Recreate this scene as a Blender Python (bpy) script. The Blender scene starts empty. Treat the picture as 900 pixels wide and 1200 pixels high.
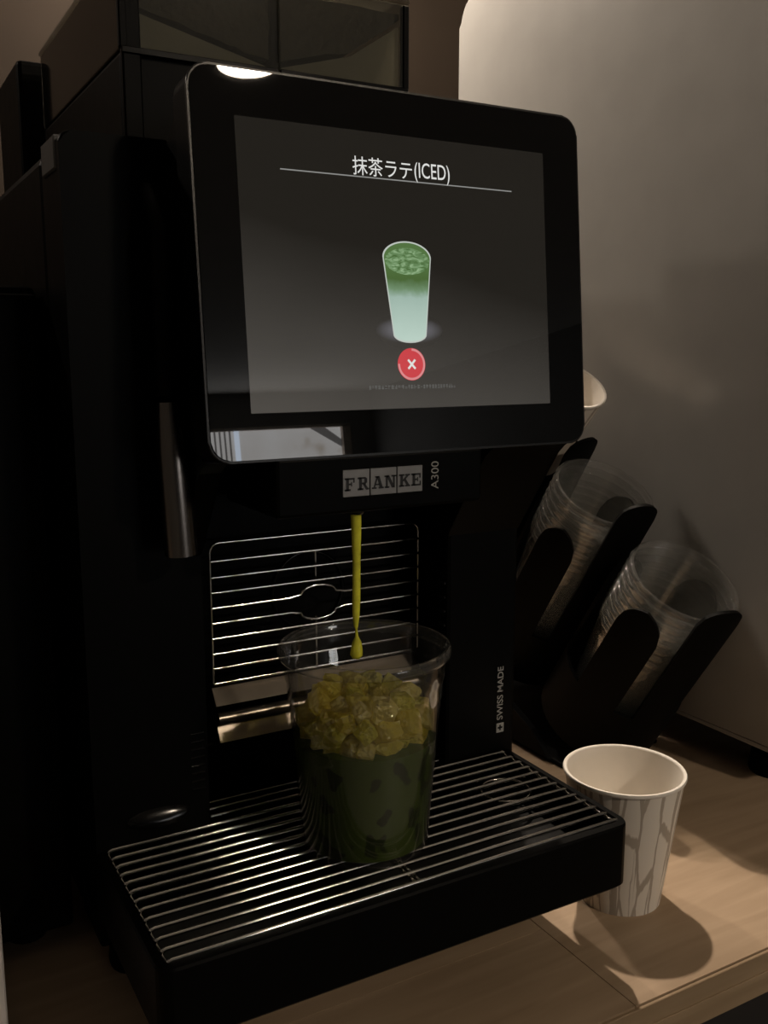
import bpy, bmesh, math, random
from mathutils import Vector, Matrix
random.seed(7)
PI = math.pi
scene = bpy.context.scene
C = scene.collection

# ------------------------------------------------------------------ camera, world, light, exposure
cam_d = bpy.data.cameras.new('camera'); cam = bpy.data.objects.new('camera', cam_d); C.objects.link(cam)
cam.location = (0, 0, .37)
cam.rotation_euler = (math.radians(90 - 9.7), 0, math.radians(-29.4))
cam_d.sensor_fit = 'VERTICAL'; cam_d.sensor_height = 36; cam_d.lens = 1120 / 1200 * 36
cam_d.clip_start = .01; cam_d.clip_end = 60
scene.camera = cam

w = bpy.data.worlds.new('world'); scene.world = w; w.use_nodes = True
w.node_tree.nodes['Background'].inputs[0].default_value = (1, .9, .8, 1)
w.node_tree.nodes['Background'].inputs[1].default_value = .003

SPOT_POS = (.78, 1.16, 1.585)       # ceiling downlight behind the appliance: casts the cup's shadow forward
LAMP_L = 350                        # ceiling downlight seen in the touchscreen
BULB_POS, BULB_R, BULB_L = (.47, 1.12, .93), .022, 490   # small pendant bulb above the frame
BULB2_POS, BULB2_L = (-.34, 1.10, .895), 170
sp = bpy.data.lights.new('spot_beam', 'SPOT'); spo = bpy.data.objects.new('spot_beam', sp); C.objects.link(spo)
sp.energy = 95; sp.color = (1, .84, .68); sp.spot_size = math.radians(62); sp.spot_blend = .7; sp.shadow_soft_size = .022
spo.location = SPOT_POS
spo.rotation_euler = (Vector((.52, .46, 0)) - Vector(SPOT_POS)).to_track_quat('-Z', 'Y').to_euler()

vs = scene.view_settings
vs.view_transform = 'Standard'; vs.look = 'None'; vs.gamma = 1; vs.exposure = 0; vs.use_curve_mapping = False
scene.cycles.use_denoising = True
scene.cycles.max_bounces = 14; scene.cycles.transparent_max_bounces = 48; scene.cycles.transmission_bounces = 12
scene.cycles.sample_clamp_indirect = 4

# ------------------------------------------------------------------ materials
def srgb(r, g, b):
    f = lambda c: (c / 255 / 12.92) if c / 255 <= .04045 else ((c / 255 + .055) / 1.055) ** 2.4
    return (f(r), f(g), f(b), 1)

def new_mat(name):
    m = bpy.data.materials.new(name); m.use_nodes = True
    return m, m.node_tree.nodes, m.node_tree.links, m.node_tree.nodes['Principled BSDF']

def mat(name, col, rough=.5, metal=0, spec=.5, vary=.12, scale=60, bump=0, rvary=0, stretch=(1, 1, 1), coat=0):
    """plain surface with a little procedural colour grain, roughness wear and relief"""
    m, N, L, P = new_mat(name)
    tc = N.new('ShaderNodeTexCoord'); mp = N.new('ShaderNodeMapping'); mp.inputs['Scale'].default_value = stretch
    L.new(tc.outputs['Object'], mp.inputs[0])
    nz = N.new('ShaderNodeTexNoise'); nz.inputs['Scale'].default_value = scale; nz.inputs['Detail'].default_value = 4
    L.new(mp.outputs[0], nz.inputs['Vector'])
    rp = N.new('ShaderNodeValToRGB')
    c = col[:3]
    rp.color_ramp.elements[0].position = .3; rp.color_ramp.elements[1].position = .7
    rp.color_ramp.elements[0].color = (*[x * (1 - vary) for x in c], 1)
    rp.color_ramp.elements[1].color = (*[min(1, x * (1 + vary)) for x in c], 1)
    L.new(nz.outputs['Fac'], rp.inputs[0]); L.new(rp.outputs[0], P.inputs['Base Color'])
    P.inputs['Roughness'].default_value = rough; P.inputs['Metallic'].default_value = metal
    P.inputs['Specular IOR Level'].default_value = spec
    P.inputs['Coat Weight'].default_value = coat; P.inputs['Coat Roughness'].default_value = .05
    if rvary:
        mr = N.new('ShaderNodeMapRange'); mr.inputs['To Min'].default_value = max(0, rough - rvary); mr.inputs['To Max'].default_value = rough + rvary
        L.new(nz.outputs['Fac'], mr.inputs[0]); L.new(mr.outputs[0], P.inputs['Roughness'])
    if bump:
        b = N.new('ShaderNodeBump'); b.inputs['Strength'].default_value = bump; b.inputs['Distance'].default_value = .002
        L.new(nz.outputs['Fac'], b.inputs['Height']); L.new(b.outputs[0], P.inputs['Normal'])
    return m

def emit(name, col, strength, rough=.04, gloss=True):
    """something that gives off light, behind glossy glass"""
    m, N, L, P = new_mat(name)
    P.inputs['Base Color'].default_value = (.002, .002, .002, 1)
    P.inputs['Roughness'].default_value = rough
    P.inputs['Specular IOR Level'].default_value = .5 if gloss else 0
    P.inputs['Emission Color'].default_value = col; P.inputs['Emission Strength'].default_value = strength
    return m

def clear(name, tint, rough=.03, ior=1.45, extra=0.0, wavy=0):
    """thin clear sheet: light passes straight through, the surface mirrors by Fresnel"""
    m, N, L, P = new_mat(name); N.remove(P)
    out = N['Material Output']
    t = N.new('ShaderNodeBsdfTransparent'); t.inputs[0].default_value = tint
    g = N.new('ShaderNodeBsdfGlossy'); g.inputs['Roughness'].default_value = rough
    lw = N.new('ShaderNodeLayerWeight'); lw.inputs[0].default_value = .5
    pw_ = N.new('ShaderNodeMath'); pw_.operation = 'POWER'; pw_.inputs[1].default_value = 3.2; L.new(lw.outputs['Facing'], pw_.inputs[0])
    f0 = ((ior - 1) / (ior + 1)) ** 2
    fr = N.new('ShaderNodeMath'); fr.operation = 'MULTIPLY_ADD'; fr.inputs[1].default_value = 1 - f0; fr.inputs[2].default_value = f0; L.new(pw_.outputs[0], fr.inputs[0])
    mx = N.new('ShaderNodeMixShader')
    nz = N.new('ShaderNodeTexNoise'); nz.inputs['Scale'].default_value = 45
    if wavy:
        b = N.new('ShaderNodeBump'); b.inputs['Strength'].default_value = wavy; b.inputs['Distance'].default_value = .004
        tc = N.new('ShaderNodeTexCoord'); L.new(tc.outputs['Object'], nz.inputs['Vector'])
        L.new(nz.outputs['Fac'], b.inputs['Height']); L.new(b.outputs[0], g.inputs['Normal'])
    L.new(fr.outputs[0], mx.inputs[0]); L.new(t.outputs[0], mx.inputs[1]); L.new(g.outputs[0], mx.inputs[2])
    if extra:
        d = N.new('ShaderNodeBsdfDiffuse'); d.inputs[0].default_value = (.8, .8, .76, 1)
        m2 = N.new('ShaderNodeMixShader'); m2.inputs[0].default_value = extra
        L.new(mx.outputs[0], m2.inputs[1]); L.new(d.outputs[0], m2.inputs[2]); L.new(m2.outputs[0], out.inputs[0])
    else:
        L.new(mx.outputs[0], out.inputs[0])
    return m

def wood(name, c1, c2, rough=.45):
    m, N, L, P = new_mat(name)
    tc = N.new('ShaderNodeTexCoord'); mp = N.new('ShaderNodeMapping'); mp.inputs['Scale'].default_value = (2.2, 26, 26)
    L.new(tc.outputs['Object'], mp.inputs[0])
    n1 = N.new('ShaderNodeTexNoise'); n1.inputs['Scale'].default_value = 3; n1.inputs['Detail'].default_value = 8; n1.inputs['Distortion'].default_value = .6
    L.new(mp.outputs[0], n1.inputs['Vector'])
    n2 = N.new('ShaderNodeTexNoise'); n2.inputs['Scale'].default_value = 9; n2.inputs['Detail'].default_value = 3
    L.new(tc.outputs['Object'], n2.inputs['Vector'])
    ma = N.new('ShaderNodeMath'); ma.operation = 'MULTIPLY_ADD'; ma.inputs[1].default_value = .35
    L.new(n2.outputs['Fac'], ma.inputs[0])
    mu = N.new('ShaderNodeMath'); mu.operation = 'MULTIPLY'; mu.inputs[1].default_value = .65
    L.new(n1.outputs['Fac'], mu.inputs[0]); L.new(mu.outputs[0], ma.inputs[2])
    rp = N.new('ShaderNodeValToRGB'); rp.color_ramp.elements[0].position = .32; rp.color_ramp.elements[1].position = .68
    rp.color_ramp.elements[0].color = c1; rp.color_ramp.elements[1].color = c2
    L.new(ma.outputs[0], rp.inputs[0]); L.new(rp.outputs[0], P.inputs['Base Color'])
    P.inputs['Roughness'].default_value = rough; P.inputs['Specular IOR Level'].default_value = .3
    b = N.new('ShaderNodeBump'); b.inputs['Strength'].default_value = .08; b.inputs['Distance'].default_value = .001
    L.new(n1.outputs['Fac'], b.inputs['Height']); L.new(b.outputs[0], P.inputs['Normal'])
    return m

BLACK = mat('black plastic', (.0016, .0016, .0014), .42, 0, .055, .2, 80, .02, .05)
BLACKG = mat('gloss black plastic', (.002, .002, .002), .16, 0, .3, .2, 40, 0, .03)
BLACKM = mat('matt black plastic', (.002, .002, .0018), .6, 0, .08, .2, 120, .03)
DARKWELL = mat('dark tray well', (.004, .004, .004), .3, 0, .4, .2, 90, .05)
FRAME = mat('dark anodised metal', (.016, .016, .016), .34, .5, .5, .1, 90)
CHROME = mat('polished steel wire', (.78, .75, .70), .11, 1, .5, .08, 200, 0, .06)
STEEL = mat('brushed steel', (.20, .18, .165), .26, 1, .5, .12, 140, .02, .06, (1, 1, .05))
GREYP = mat('grey plastic', (.10, .10, .10), .4, 0, .5, .1)
CHUTE = mat('satin steel chute', (.34, .295, .245), .30, 1, .5, .08, 60)
PRINT = mat('pale grey print', (.32, .32, .31), .5, 0, .4, .05)
BADGE = mat('silver badge', (.22, .22, .22), .38, .2, .5, .08, 120)
BADGEK = mat('black badge ink', (.004, .004, .004), .5)
GLASSK = mat('black screen glass', (.0025, .0025, .0025), .012, 0, .55, .1)
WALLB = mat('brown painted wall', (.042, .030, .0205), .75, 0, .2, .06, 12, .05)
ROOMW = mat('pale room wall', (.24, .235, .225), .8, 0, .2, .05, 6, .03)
CEIL = mat('ceiling paint', (.80, .78, .74), .85, 0, .2, .04, 6)
FLOORM = mat('grey floor tile', (.16, .15, .14), .5, 0, .4, .15, 8)
APPL = mat('grey coated steel', (.42, .405, .375), .20, 0, .5, .03, 25, 0, .03)
WOODC = wood('oak worktop', (.30, .212, .135, 1), (.43, .315, .212, 1))
WOODE = wood('oak worktop edge', (.24, .165, .095, 1), (.36, .26, .16, 1), .55)
CABD = mat('dark cabinet front', (.012, .010, .009), .5)
CUPW = mat('white paper', (.78, .73, .66), .6, 0, .3, .03, 60)
CLEAR = clear('clear plastic', (.985, .985, .98, 1), .025, 1.55, .004, .1)
CLEARR = clear('clear rolled rim', (.96, .96, .95, 1), .04, 1.7, .022, .1)
CLEARS = clear('clear stacked plastic', (.975, .975, .97, 1), .035, 1.7, .03, .5)
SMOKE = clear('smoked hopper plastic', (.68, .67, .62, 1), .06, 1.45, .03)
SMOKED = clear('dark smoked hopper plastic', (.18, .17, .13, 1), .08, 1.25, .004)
BEAN = mat('roasted beans', (.018, .012, .008), .45, 0, .5, .5, 160, .6)
FUNNEL = mat('milky funnel plastic', (.75, .74, .68), .45)
_N, _L = FUNNEL.node_tree.nodes, FUNNEL.node_tree.links
_t = _N.new('ShaderNodeBsdfTranslucent'); _t.inputs[0].default_value = (.8, .78, .74, 1); _m = _N.new('ShaderNodeMixShader'); _m.inputs[0].default_value = .55
_L.new(_N['Principled BSDF'].outputs[0], _m.inputs[1]); _L.new(_t.outputs[0], _m.inputs[2]); _L.new(_m.outputs[0], _N['Material Output'].inputs[0])
PALE = mat('pale grey enamel', (.55, .52, .50), .45)

def printed_paper():
    """white paper cup printed with taupe branching trunks"""
    m, N, L, P = new_mat('branch printed paper')
    tc = N.new('ShaderNodeTexCoord'); sx = N.new('ShaderNodeSeparateXYZ'); L.new(tc.outputs['Object'], sx.inputs[0])
    at = N.new('ShaderNodeMath'); at.operation = 'ARCTAN2'; L.new(sx.outputs['Y'], at.inputs[0]); L.new(sx.outputs['X'], at.inputs[1])
    cx = N.new('ShaderNodeCombineXYZ'); mu = N.new('ShaderNodeMath'); mu.operation = 'MULTIPLY'; mu.inputs[1].default_value = 2.7
    L.new(at.outputs[0], mu.inputs[0]); L.new(mu.outputs[0], cx.inputs[0])
    mz = N.new('ShaderNodeMath'); mz.operation = 'MULTIPLY'; mz.inputs[1].default_value = 15; L.new(sx.outputs['Z'], mz.inputs[0]); L.new(mz.outputs[0], cx.inputs[1])
    nz = N.new('ShaderNodeTexNoise'); nz.inputs['Scale'].default_value = 1.6; nz.inputs['Detail'].default_value = 3; L.new(cx.outputs[0], nz.inputs['Vector'])
    ad = N.new('ShaderNodeVectorMath'); ad.operation = 'MULTIPLY_ADD'; ad.inputs[1].default_value = (.55, .3, 0); L.new(nz.outputs['Color'], ad.inputs[0]); L.new(cx.outputs[0], ad.inputs[2])
    vo = N.new('ShaderNodeTexVoronoi'); vo.voronoi_dimensions = '2D'; vo.feature = 'DISTANCE_TO_EDGE'; vo.inputs['Scale'].default_value = 1.0
    L.new(ad.outputs[0], vo.inputs['Vector'])
    th = N.new('ShaderNodeMapRange'); th.inputs['From Min'].default_value = .045; th.inputs['From Max'].default_value = .075
    L.new(vo.outputs[0], th.inputs[0])
    wv = N.new('ShaderNodeTexNoise'); wv.noise_dimensions = '2D'; wv.inputs['Scale'].default_value = 1.3
    mp = N.new('ShaderNodeMapping'); mp.inputs['Scale'].default_value = (1.5, .12, 1); L.new(ad.outputs[0], mp.inputs[0]); L.new(mp.outputs[0], wv.inputs['Vector'])
    t2 = N.new('ShaderNodeMapRange'); t2.inputs['From Min'].default_value = .60; t2.inputs['From Max'].default_value = .585; L.new(wv.outputs[0], t2.inputs[0])
    mn = N.new('ShaderNodeMath'); mn.operation = 'MINIMUM'; L.new(th.outputs[0], mn.inputs[0]); L.new(t2.outputs[0], mn.inputs[1])
    mx = N.new('ShaderNodeMix'); mx.data_type = 'RGBA'
    mx.inputs['A'].default_value = (.42, .36, .295, 1); mx.inputs['B'].default_value = (.74, .68, .60, 1)
    L.new(mn.outputs[0], mx.inputs['Factor']); L.new(mx.outputs['Result'], P.inputs['Base Color'])
    P.inputs['Roughness'].default_value = .55; P.inputs['Specular IOR Level'].default_value = .3
    return m
BRANCH = printed_paper()

def matcha_mat(name, c1, c2, tr=0.0):
    m, N, L, P = new_mat(name)
    tc = N.new('ShaderNodeTexCoord')
    vo = N.new('ShaderNodeTexNoise'); vo.inputs['Scale'].default_value = 100; vo.inputs['Detail'].default_value = 1
    mp = N.new('ShaderNodeMapping'); mp.inputs['Scale'].default_value = (1, 1, .8)
    L.new(tc.outputs['Object'], mp.inputs[0]); L.new(mp.outputs[0], vo.inputs['Vector'])
    rp = N.new('ShaderNodeValToRGB'); rp.color_ramp.elements[0].position = .36; rp.color_ramp.elements[1].position = .41
    rp.color_ramp.elements[0].color = c1; rp.color_ramp.elements[1].color = c2
    L.new(vo.outputs['Fac'], rp.inputs[0]); L.new(rp.outputs[0], P.inputs['Base Color'])
    P.inputs['Roughness'].default_value = .35
    P.inputs['Specular IOR Level'].default_value = .2
    P.inputs['Subsurface Weight'].default_value = .0
    return m
MATCHA = matcha_mat('matcha milk', (.014, .022, .003, 1), (.046, .070, .010, 1))
STREAM = mat('poured matcha', (.72, .70, .05), .2, 0, .5, .2, 120)

def ice_mat(name, col):
    m, N, L, P = new_mat(name)
    P.inputs['Base Color'].default_value = col
    P.inputs['Roughness'].default_value = .06
    P.inputs['IOR'].default_value = 1.5
    nz = N.new('ShaderNodeTexNoise'); nz.inputs['Scale'].default_value = 1.9; nz.inputs['Detail'].default_value = 2
    tc = N.new('ShaderNodeTexCoord'); L.new(tc.outputs['Object'], nz.inputs['Vector'])
    b = N.new('ShaderNodeBump'); b.inputs['Strength'].default_value = .5; b.inputs['Distance'].default_value = .12
    L.new(nz.outputs['Fac'], b.inputs['Height']); L.new(b.outputs[0], P.inputs['Normal'])
    tl = N.new('ShaderNodeBsdfTranslucent'); tl.inputs[0].default_value = col
    tp = N.new('ShaderNodeBsdfTransparent'); tp.inputs[0].default_value = (.92, .9, .55, 1)
    m1 = N.new('ShaderNodeMixShader'); m1.inputs[0].default_value = .6
    gl = N.new('ShaderNodeBsdfGlossy'); gl.inputs['Roughness'].default_value = .045; L.new(b.outputs[0], gl.inputs['Normal'])
    m3 = N.new('ShaderNodeMixShader'); m3.inputs[0].default_value = .16
    m2 = N.new('ShaderNodeMixShader'); m2.inputs[0].default_value = .20
    L.new(P.outputs[0], m1.inputs[1]); L.new(tl.outputs[0], m1.inputs[2])
    L.new(m1.outputs[0], m2.inputs[1]); L.new(tp.outputs[0], m2.inputs[2])
    L.new(m2.outputs[0], m3.inputs[1]); L.new(gl.outputs[0], m3.inputs[2]); L.new(m3.outputs[0], N['Material Output'].inputs[0])
    return m
ICE = [ice_mat('matcha stained ice', (1, .88, .16, 1)), ice_mat('pale stained ice', (1, .90, .34, 1)), ice_mat('green stained ice', (.85, .80, .13, 1))]

# ------------------------------------------------------------------ mesh helpers (all take world coordinates)
ANG = {}
def thing(name, label, cat, loc=(0, 0, 0), group=None):
    o = bpy.data.objects.new(name, None); C.objects.link(o); o.location = loc; o.empty_display_size = .03
    o['label'] = label; o['category'] = cat
    if group: o['group'] = group
    return o

def root_of(o):
    while o.parent: o = o.parent
    return o

def obj(name, bm, m, parent=None, smooth=True, loc=None, label=None, ang=None):
    """links the bmesh as one mesh object; vertices are given in world space"""
    ang = ang or ANG.pop(id(bm), 14)
    off = Vector(root_of(parent).location) if parent else Vector(loc or (0, 0, 0))
    bmesh.ops.translate(bm, verts=bm.verts, vec=-off)
    bmesh.ops.recalc_face_normals(bm, faces=bm.faces)
    me = bpy.data.meshes.new(name); bm.to_mesh(me); bm.free()
    me.materials.append(m)
    if smooth:
        me.polygons.foreach_set('use_smooth', [True] * len(me.polygons))
        me.set_sharp_from_angle(angle=math.radians(ang))
    o = bpy.data.objects.new(name, me); C.objects.link(o)
    if parent: o.parent = parent
    else: o.location = off
    if label: o['label'] = label
    return o

def tag(o, label, cat, group=None, kind=None):
    o['label'] = label; o['category'] = cat
    if group: o['group'] = group
    if kind: o['kind'] = kind
    return o

def bbox(x0, x1, y0, y1, z0, z1, bev=0, seg=2, bm=None):
    b = bmesh.new()
    bmesh.ops.create_cube(b, size=1)
    for v in b.verts:
        v.co = Vector((x0 + (v.co.x + .5) * (x1 - x0), y0 + (v.co.y + .5) * (y1 - y0), z0 + (v.co.z + .5) * (z1 - z0)))
    if bev:
        bmesh.ops.bevel(b, geom=list(b.edges), offset=bev, segments=seg, profile=.5, affect='EDGES')
    if bm is None: return b
    return join(bm, b)

def join(a, b):
    me = bpy.data.meshes.new('tmp'); b.to_mesh(me); b.free(); a.from_mesh(me); bpy.data.meshes.remove(me); return a

def prism(pts, d, bev=0, seg=2):
    """closed polygon pts (Vectors) extruded by vector d"""
    b = bmesh.new(); n = len(pts); d = Vector(d)
    v0 = [b.verts.new(p) for p in pts]; v1 = [b.verts.new(Vector(p) + d) for p in pts]
    f0 = b.faces.new(v0); f1 = b.faces.new(v1[::-1])
    for i in range(n): b.faces.new((v0[i], v0[(i + 1) % n], v1[(i + 1) % n], v1[i]))
    if bev:
        ed = list(f0.edges) + list(f1.edges)
        bmesh.ops.bevel(b, geom=ed, offset=bev, segments=seg, profile=.5, affect='EDGES')
    return b

def rrect(x0, x1, y0, y1, r, n=6):
    """rounded rectangle outline in 2D, r scalar or 4 radii (x0y0, x1y0, x1y1, x0y1)"""
    if not isinstance(r, (tuple, list)): r = (r,) * 4
    out = []
    for (cx, cy, a0, rr) in ((x0, y0, PI, r[0]), (x1, y0, 1.5 * PI, r[1]), (x1, y1, 0, r[2]), (x0, y1, .5 * PI, r[3])):
        px = cx + (rr if cx == x0 else -rr); py = cy + (rr if cy == y0 else -rr)
        k = n if rr > 1e-6 else 0
        for i in range(k + 1):
            a = a0 + (.5 * PI * i / k if k else 0)
            out.append((px + rr * math.cos(a), py + rr * math.sin(a)))
    return out

def tube(path, r, seg=8, closed=False, caps=True):
    b = bmesh.new(); P = [Vector(p) for p in path]; n = len(P)
    rs = r if isinstance(r, (list, tuple)) else [r] * n
    T = []
    for i in range(n):
        a = P[(i - 1) % n] if (i or closed) else P[0]; c = P[(i + 1) % n] if (i < n - 1 or closed) else P[-1]
        T.append((c - a).normalized())
    up = Vector((0, 0, 1)) if abs(T[0].z) < .9 else Vector((1, 0, 0))
    nrm = T[0].cross(up).normalized(); rings = []
    for i in range(n):
        nrm = (nrm - T[i] * nrm.dot(T[i])).normalized(); bn = T[i].cross(nrm)
        rings.append([b.verts.new(P[i] + rs[i] * (math.cos(2 * PI * k / seg) * nrm + math.sin(2 * PI * k / seg) * bn)) for k in range(seg)])
    for i in range(n if closed else n - 1):
        A, B = rings[i], rings[(i + 1) % n]
        for k in range(seg): b.faces.new((A[k], A[(k + 1) % seg], B[(k + 1) % seg], B[k]))
    if caps and not closed:
        b.faces.new(rings[0]); b.faces.new(rings[-1])
    ANG[id(b)] = 60
    return b

def lathe(prof, seg=48, c=(0, 0, 0), M=None, closed=True):
    """profile of (r, z); revolved about z, moved by c or matrix M"""
    b = bmesh.new(); rings = []
    for (r, z) in prof:
        if r < 1e-6: rings.append([b.verts.new((0, 0, z))])
        else: rings.append([b.verts.new((r * math.cos(2 * PI * k / seg), r * math.sin(2 * PI * k / seg), z)) for k in range(seg)])
    for A, B in zip(rings, rings[1:]):
        for k in range(seg):
            a0, a1 = A[k % len(A)], A[(k + 1) % len(A)]; b0, b1 = B[k % len(B)], B[(k + 1) % len(B)]
            f = [a0] + ([a1] if a1 is not a0 else []) + ([b1] if b1 is not b0 else []) + [b0]
            if len(f) > 2: b.faces.new(f)
    if M is not None: bmesh.ops.transform(b, matrix=M, verts=b.verts)
    else: bmesh.ops.translate(b, verts=b.verts, vec=Vector(c))
    ANG[id(b)] = 40
    return b

def text_bm(body, bold=0.0):
    cu = bpy.data.curves.new('t', 'FONT'); cu.body = body; cu.size = 1; cu.offset = bold; cu.resolution_u = 4
    o = bpy.data.objects.new('t', cu); C.objects.link(o)
    dg = bpy.context.evaluated_depsgraph_get(); me = bpy.data.meshes.new_from_object(o.evaluated_get(dg))
    b = bmesh.new(); b.from_mesh(me); bpy.data.objects.remove(o); bpy.data.curves.remove(cu); bpy.data.meshes.remove(me)
    return b

def fit2d(b, u0, u1, v0, v1, fn, keep_h=None):
    """scales a flat bmesh to a rectangle, then maps (u,v) to world by fn"""
    xs = [v.co.x for v in b.verts]; ys = [v.co.y for v in b.verts]
    ax, bx_, ay, by = min(xs), max(xs), min(ys), max(ys)
    for v in b.verts:
        u = u0 + (v.co.x - ax) / (bx_ - ax) * (u1 - u0); q = v0 + (v.co.y - ay) / (by - ay) * (v1 - v0)
        v.co = fn(u, q)
    return b

def polys(pl, fn):
    b = bmesh.new()
    for p in pl: b.faces.new([b.verts.new(fn(*q)) for q in p])
    return b

# ------------------------------------------------------------------ the room
X0, X1, Y0, Y1, ZF, ZC = -1.3, 5.2, -8.6, 1.35, -.9, 1.6
def struct(name, bm, m, label, cat):
    return tag(obj(name, bm, m), label, cat, kind='structure')
struct('floor', bbox(X0, X1, Y0, Y1, ZF - .05, ZF), FLOORM, 'grey tiled floor of the dim room', 'floor')
struct('ceiling', bbox(X0, X1, Y0, Y1, ZC, ZC + .05), CEIL, 'pale ceiling of the dim room', 'ceiling')
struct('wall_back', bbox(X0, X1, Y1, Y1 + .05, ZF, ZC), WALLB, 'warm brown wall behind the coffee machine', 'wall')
struct('wall_left', bbox(X0 - .05, X0, Y0, Y1, ZF, ZC), ROOMW, 'pale side wall left of the counter', 'wall')
struct('wall_right', bbox(X1, X1 + .05, Y0, Y1, ZF, ZC), ROOMW, 'pale side wall far right of the counter', 'wall')
WX0, WX1, WZ0, WZ1 = 2.3, 4.90, .05, 1.24
wf = bbox(X0, WX0, Y0 - .05, Y0, ZF, ZC)
bbox(WX1, X1, Y0 - .05, Y0, ZF, ZC, bm=wf); bbox(WX0, WX1, Y0 - .05, Y0, ZF, WZ0, bm=wf); bbox(WX0, WX1, Y0 - .05, Y0, WZ1, ZC, bm=wf)
struct('wall_front', wf, ROOMW, 'pale far wall with the bright window, mirrored in the touchscreen', 'wall')

def window_light():
    m, N, L, P = new_mat('daylit window')
    tc = N.new('ShaderNodeTexCoord'); nz = N.new('ShaderNodeTexNoise'); nz.inputs['Scale'].default_value = 1.7; nz.inputs['Detail'].default_value = 5
    L.new(tc.outputs['Object'], nz.inputs['Vector'])
    rp = N.new('ShaderNodeValToRGB'); rp.color_ramp.elements[0].position = .3; rp.color_ramp.elements[1].position = .72; e_ = rp.color_ramp.elements.new(.38); e_.color = (.027, .0245, .021, 1)
    rp.color_ramp.elements[0].color = (.62, .55, .47, 1); rp.color_ramp.elements[1].color = (.86, .83, .80, 1)
    L.new(nz.outputs['Fac'], rp.inputs[0]); L.new(rp.outputs[0], P.inputs['Emission Color'])
    P.inputs['Emission Strength'].default_value = 5; P.inputs['Base Color'].default_value = (.1, .1, .1, 1)
    return m
win = thing('window_1', 'bright window in the far wall, mirrored low in the touchscreen', 'window', (3.6, Y0, WZ0)); win['kind'] = 'structure'
obj('pane', bbox(WX0, WX1, Y0 - .045, Y0 - .04, WZ0, WZ1), window_light(), win)
WDARK = emit('shaded street', (.55, .52, .5, 1), 1.6, .5, False); WWHITE = emit('daylit white post', (.75, .85, 1, 1), 9, .5, False)
fr = bbox(WX1 - .10, WX1, Y0 - .03, Y0 + .03, WZ0, WZ1, .004); bbox(WX0, WX1, Y0 - .03, Y0 + .03, WZ1 - .03, WZ1, .004, bm=fr); bbox(WX0, WX1, Y0 - .03, Y0 + .03, WZ0, WZ0 + .06, .004, bm=fr)
obj('frame', fr, mat('pale wood window frame', (.72, .60, .50), .5), win)
obj('post', bbox(3.55, 3.60, Y0 - .035, Y0 - .01, WZ0, WZ1), WWHITE, win)
for k in range(6):
    obj('bar', bbox(3.22 + k * .055, 3.235 + k * .055, Y0 - .035, Y0 - .02, WZ0, WZ1), WDARK, win)
obj('brace', prism([(4.42, Y0 - .036, 1.22), (4.60, Y0 - .036, 1.22), (4.82, Y0 - .036, 1.06), (4.82, Y0 - .036, .98)], (0, .012, 0)), WDARK, win)

cl = thing('ceiling_downlight', 'round white ceiling downlight, mirrored at the top of the touchscreen', 'lamp', (1.10, -1.66, ZC))
obj('diffuser', lathe([(0, ZC - .008), (.088, ZC - .008), (.093, ZC - .003), (.093, ZC), (0, ZC)], 40, (1.10, -1.66, 0)), emit('lit diffuser', (1, .83, .64, 1), LAMP_L, .5, False), cl)
obj('ring', lathe([(.094, ZC), (.094, ZC - .010), (.104, ZC - .010), (.110, ZC), (.094, ZC)], 40, (1.10, -1.66, 0)), PALE, cl)

# ------------------------------------------------------------------ counter
counter = thing('wooden_counter', 'light oak worktop with butted boards under the coffee machine', 'counter', (.35, .68, 0))
CT = -.029; g = .0003
obj('board', bbox(.366 + g, 1.7, .3567, 1.345, CT, 0), WOODC, counter)
obj('board', bbox(-1.1, .366 - g, .4407 + g, 1.345, CT, 0), WOODC, counter)
obj('board', bbox(-1.1, .366 - g, .3567, .4407 - g, CT, 0), WOODC, counter)
obj('edge_strip', bbox(-1.1, 1.7, .3545, .3566, CT, -.0012, .0004, 1), WOODE, counter)
obj('edge_strip', bbox(-1.1, 1.7, .3535, .3546, CT, -.014, .0003, 1), WOODE, counter)
cabinet = thing('base_cabinet', 'black cabinet under the wooden worktop', 'cabinet', (.35, .68, ZF))
obj('carcass', bbox(-1.1, 1.7, .40, 1.345, ZF + .08, CT - .0005), CABD, cabinet)
obj('plinth', bbox(-1.1, 1.7, .45, 1.345, ZF, ZF + .08), CABD, cabinet)
for k in range(5):
    dx = -1.1 + .56 * k
    dd = obj('door', bbox(dx + .002, dx + .558, .380, .3995, ZF + .085, CT - .008, .002), CABD, cabinet)
    obj('handle', tube([(dx + .06, .379, -.16), (dx + .06, .362, -.16), (dx + .06, .362, -.30), (dx + .06, .379, -.30)], .005), FRAME, dd)

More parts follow.
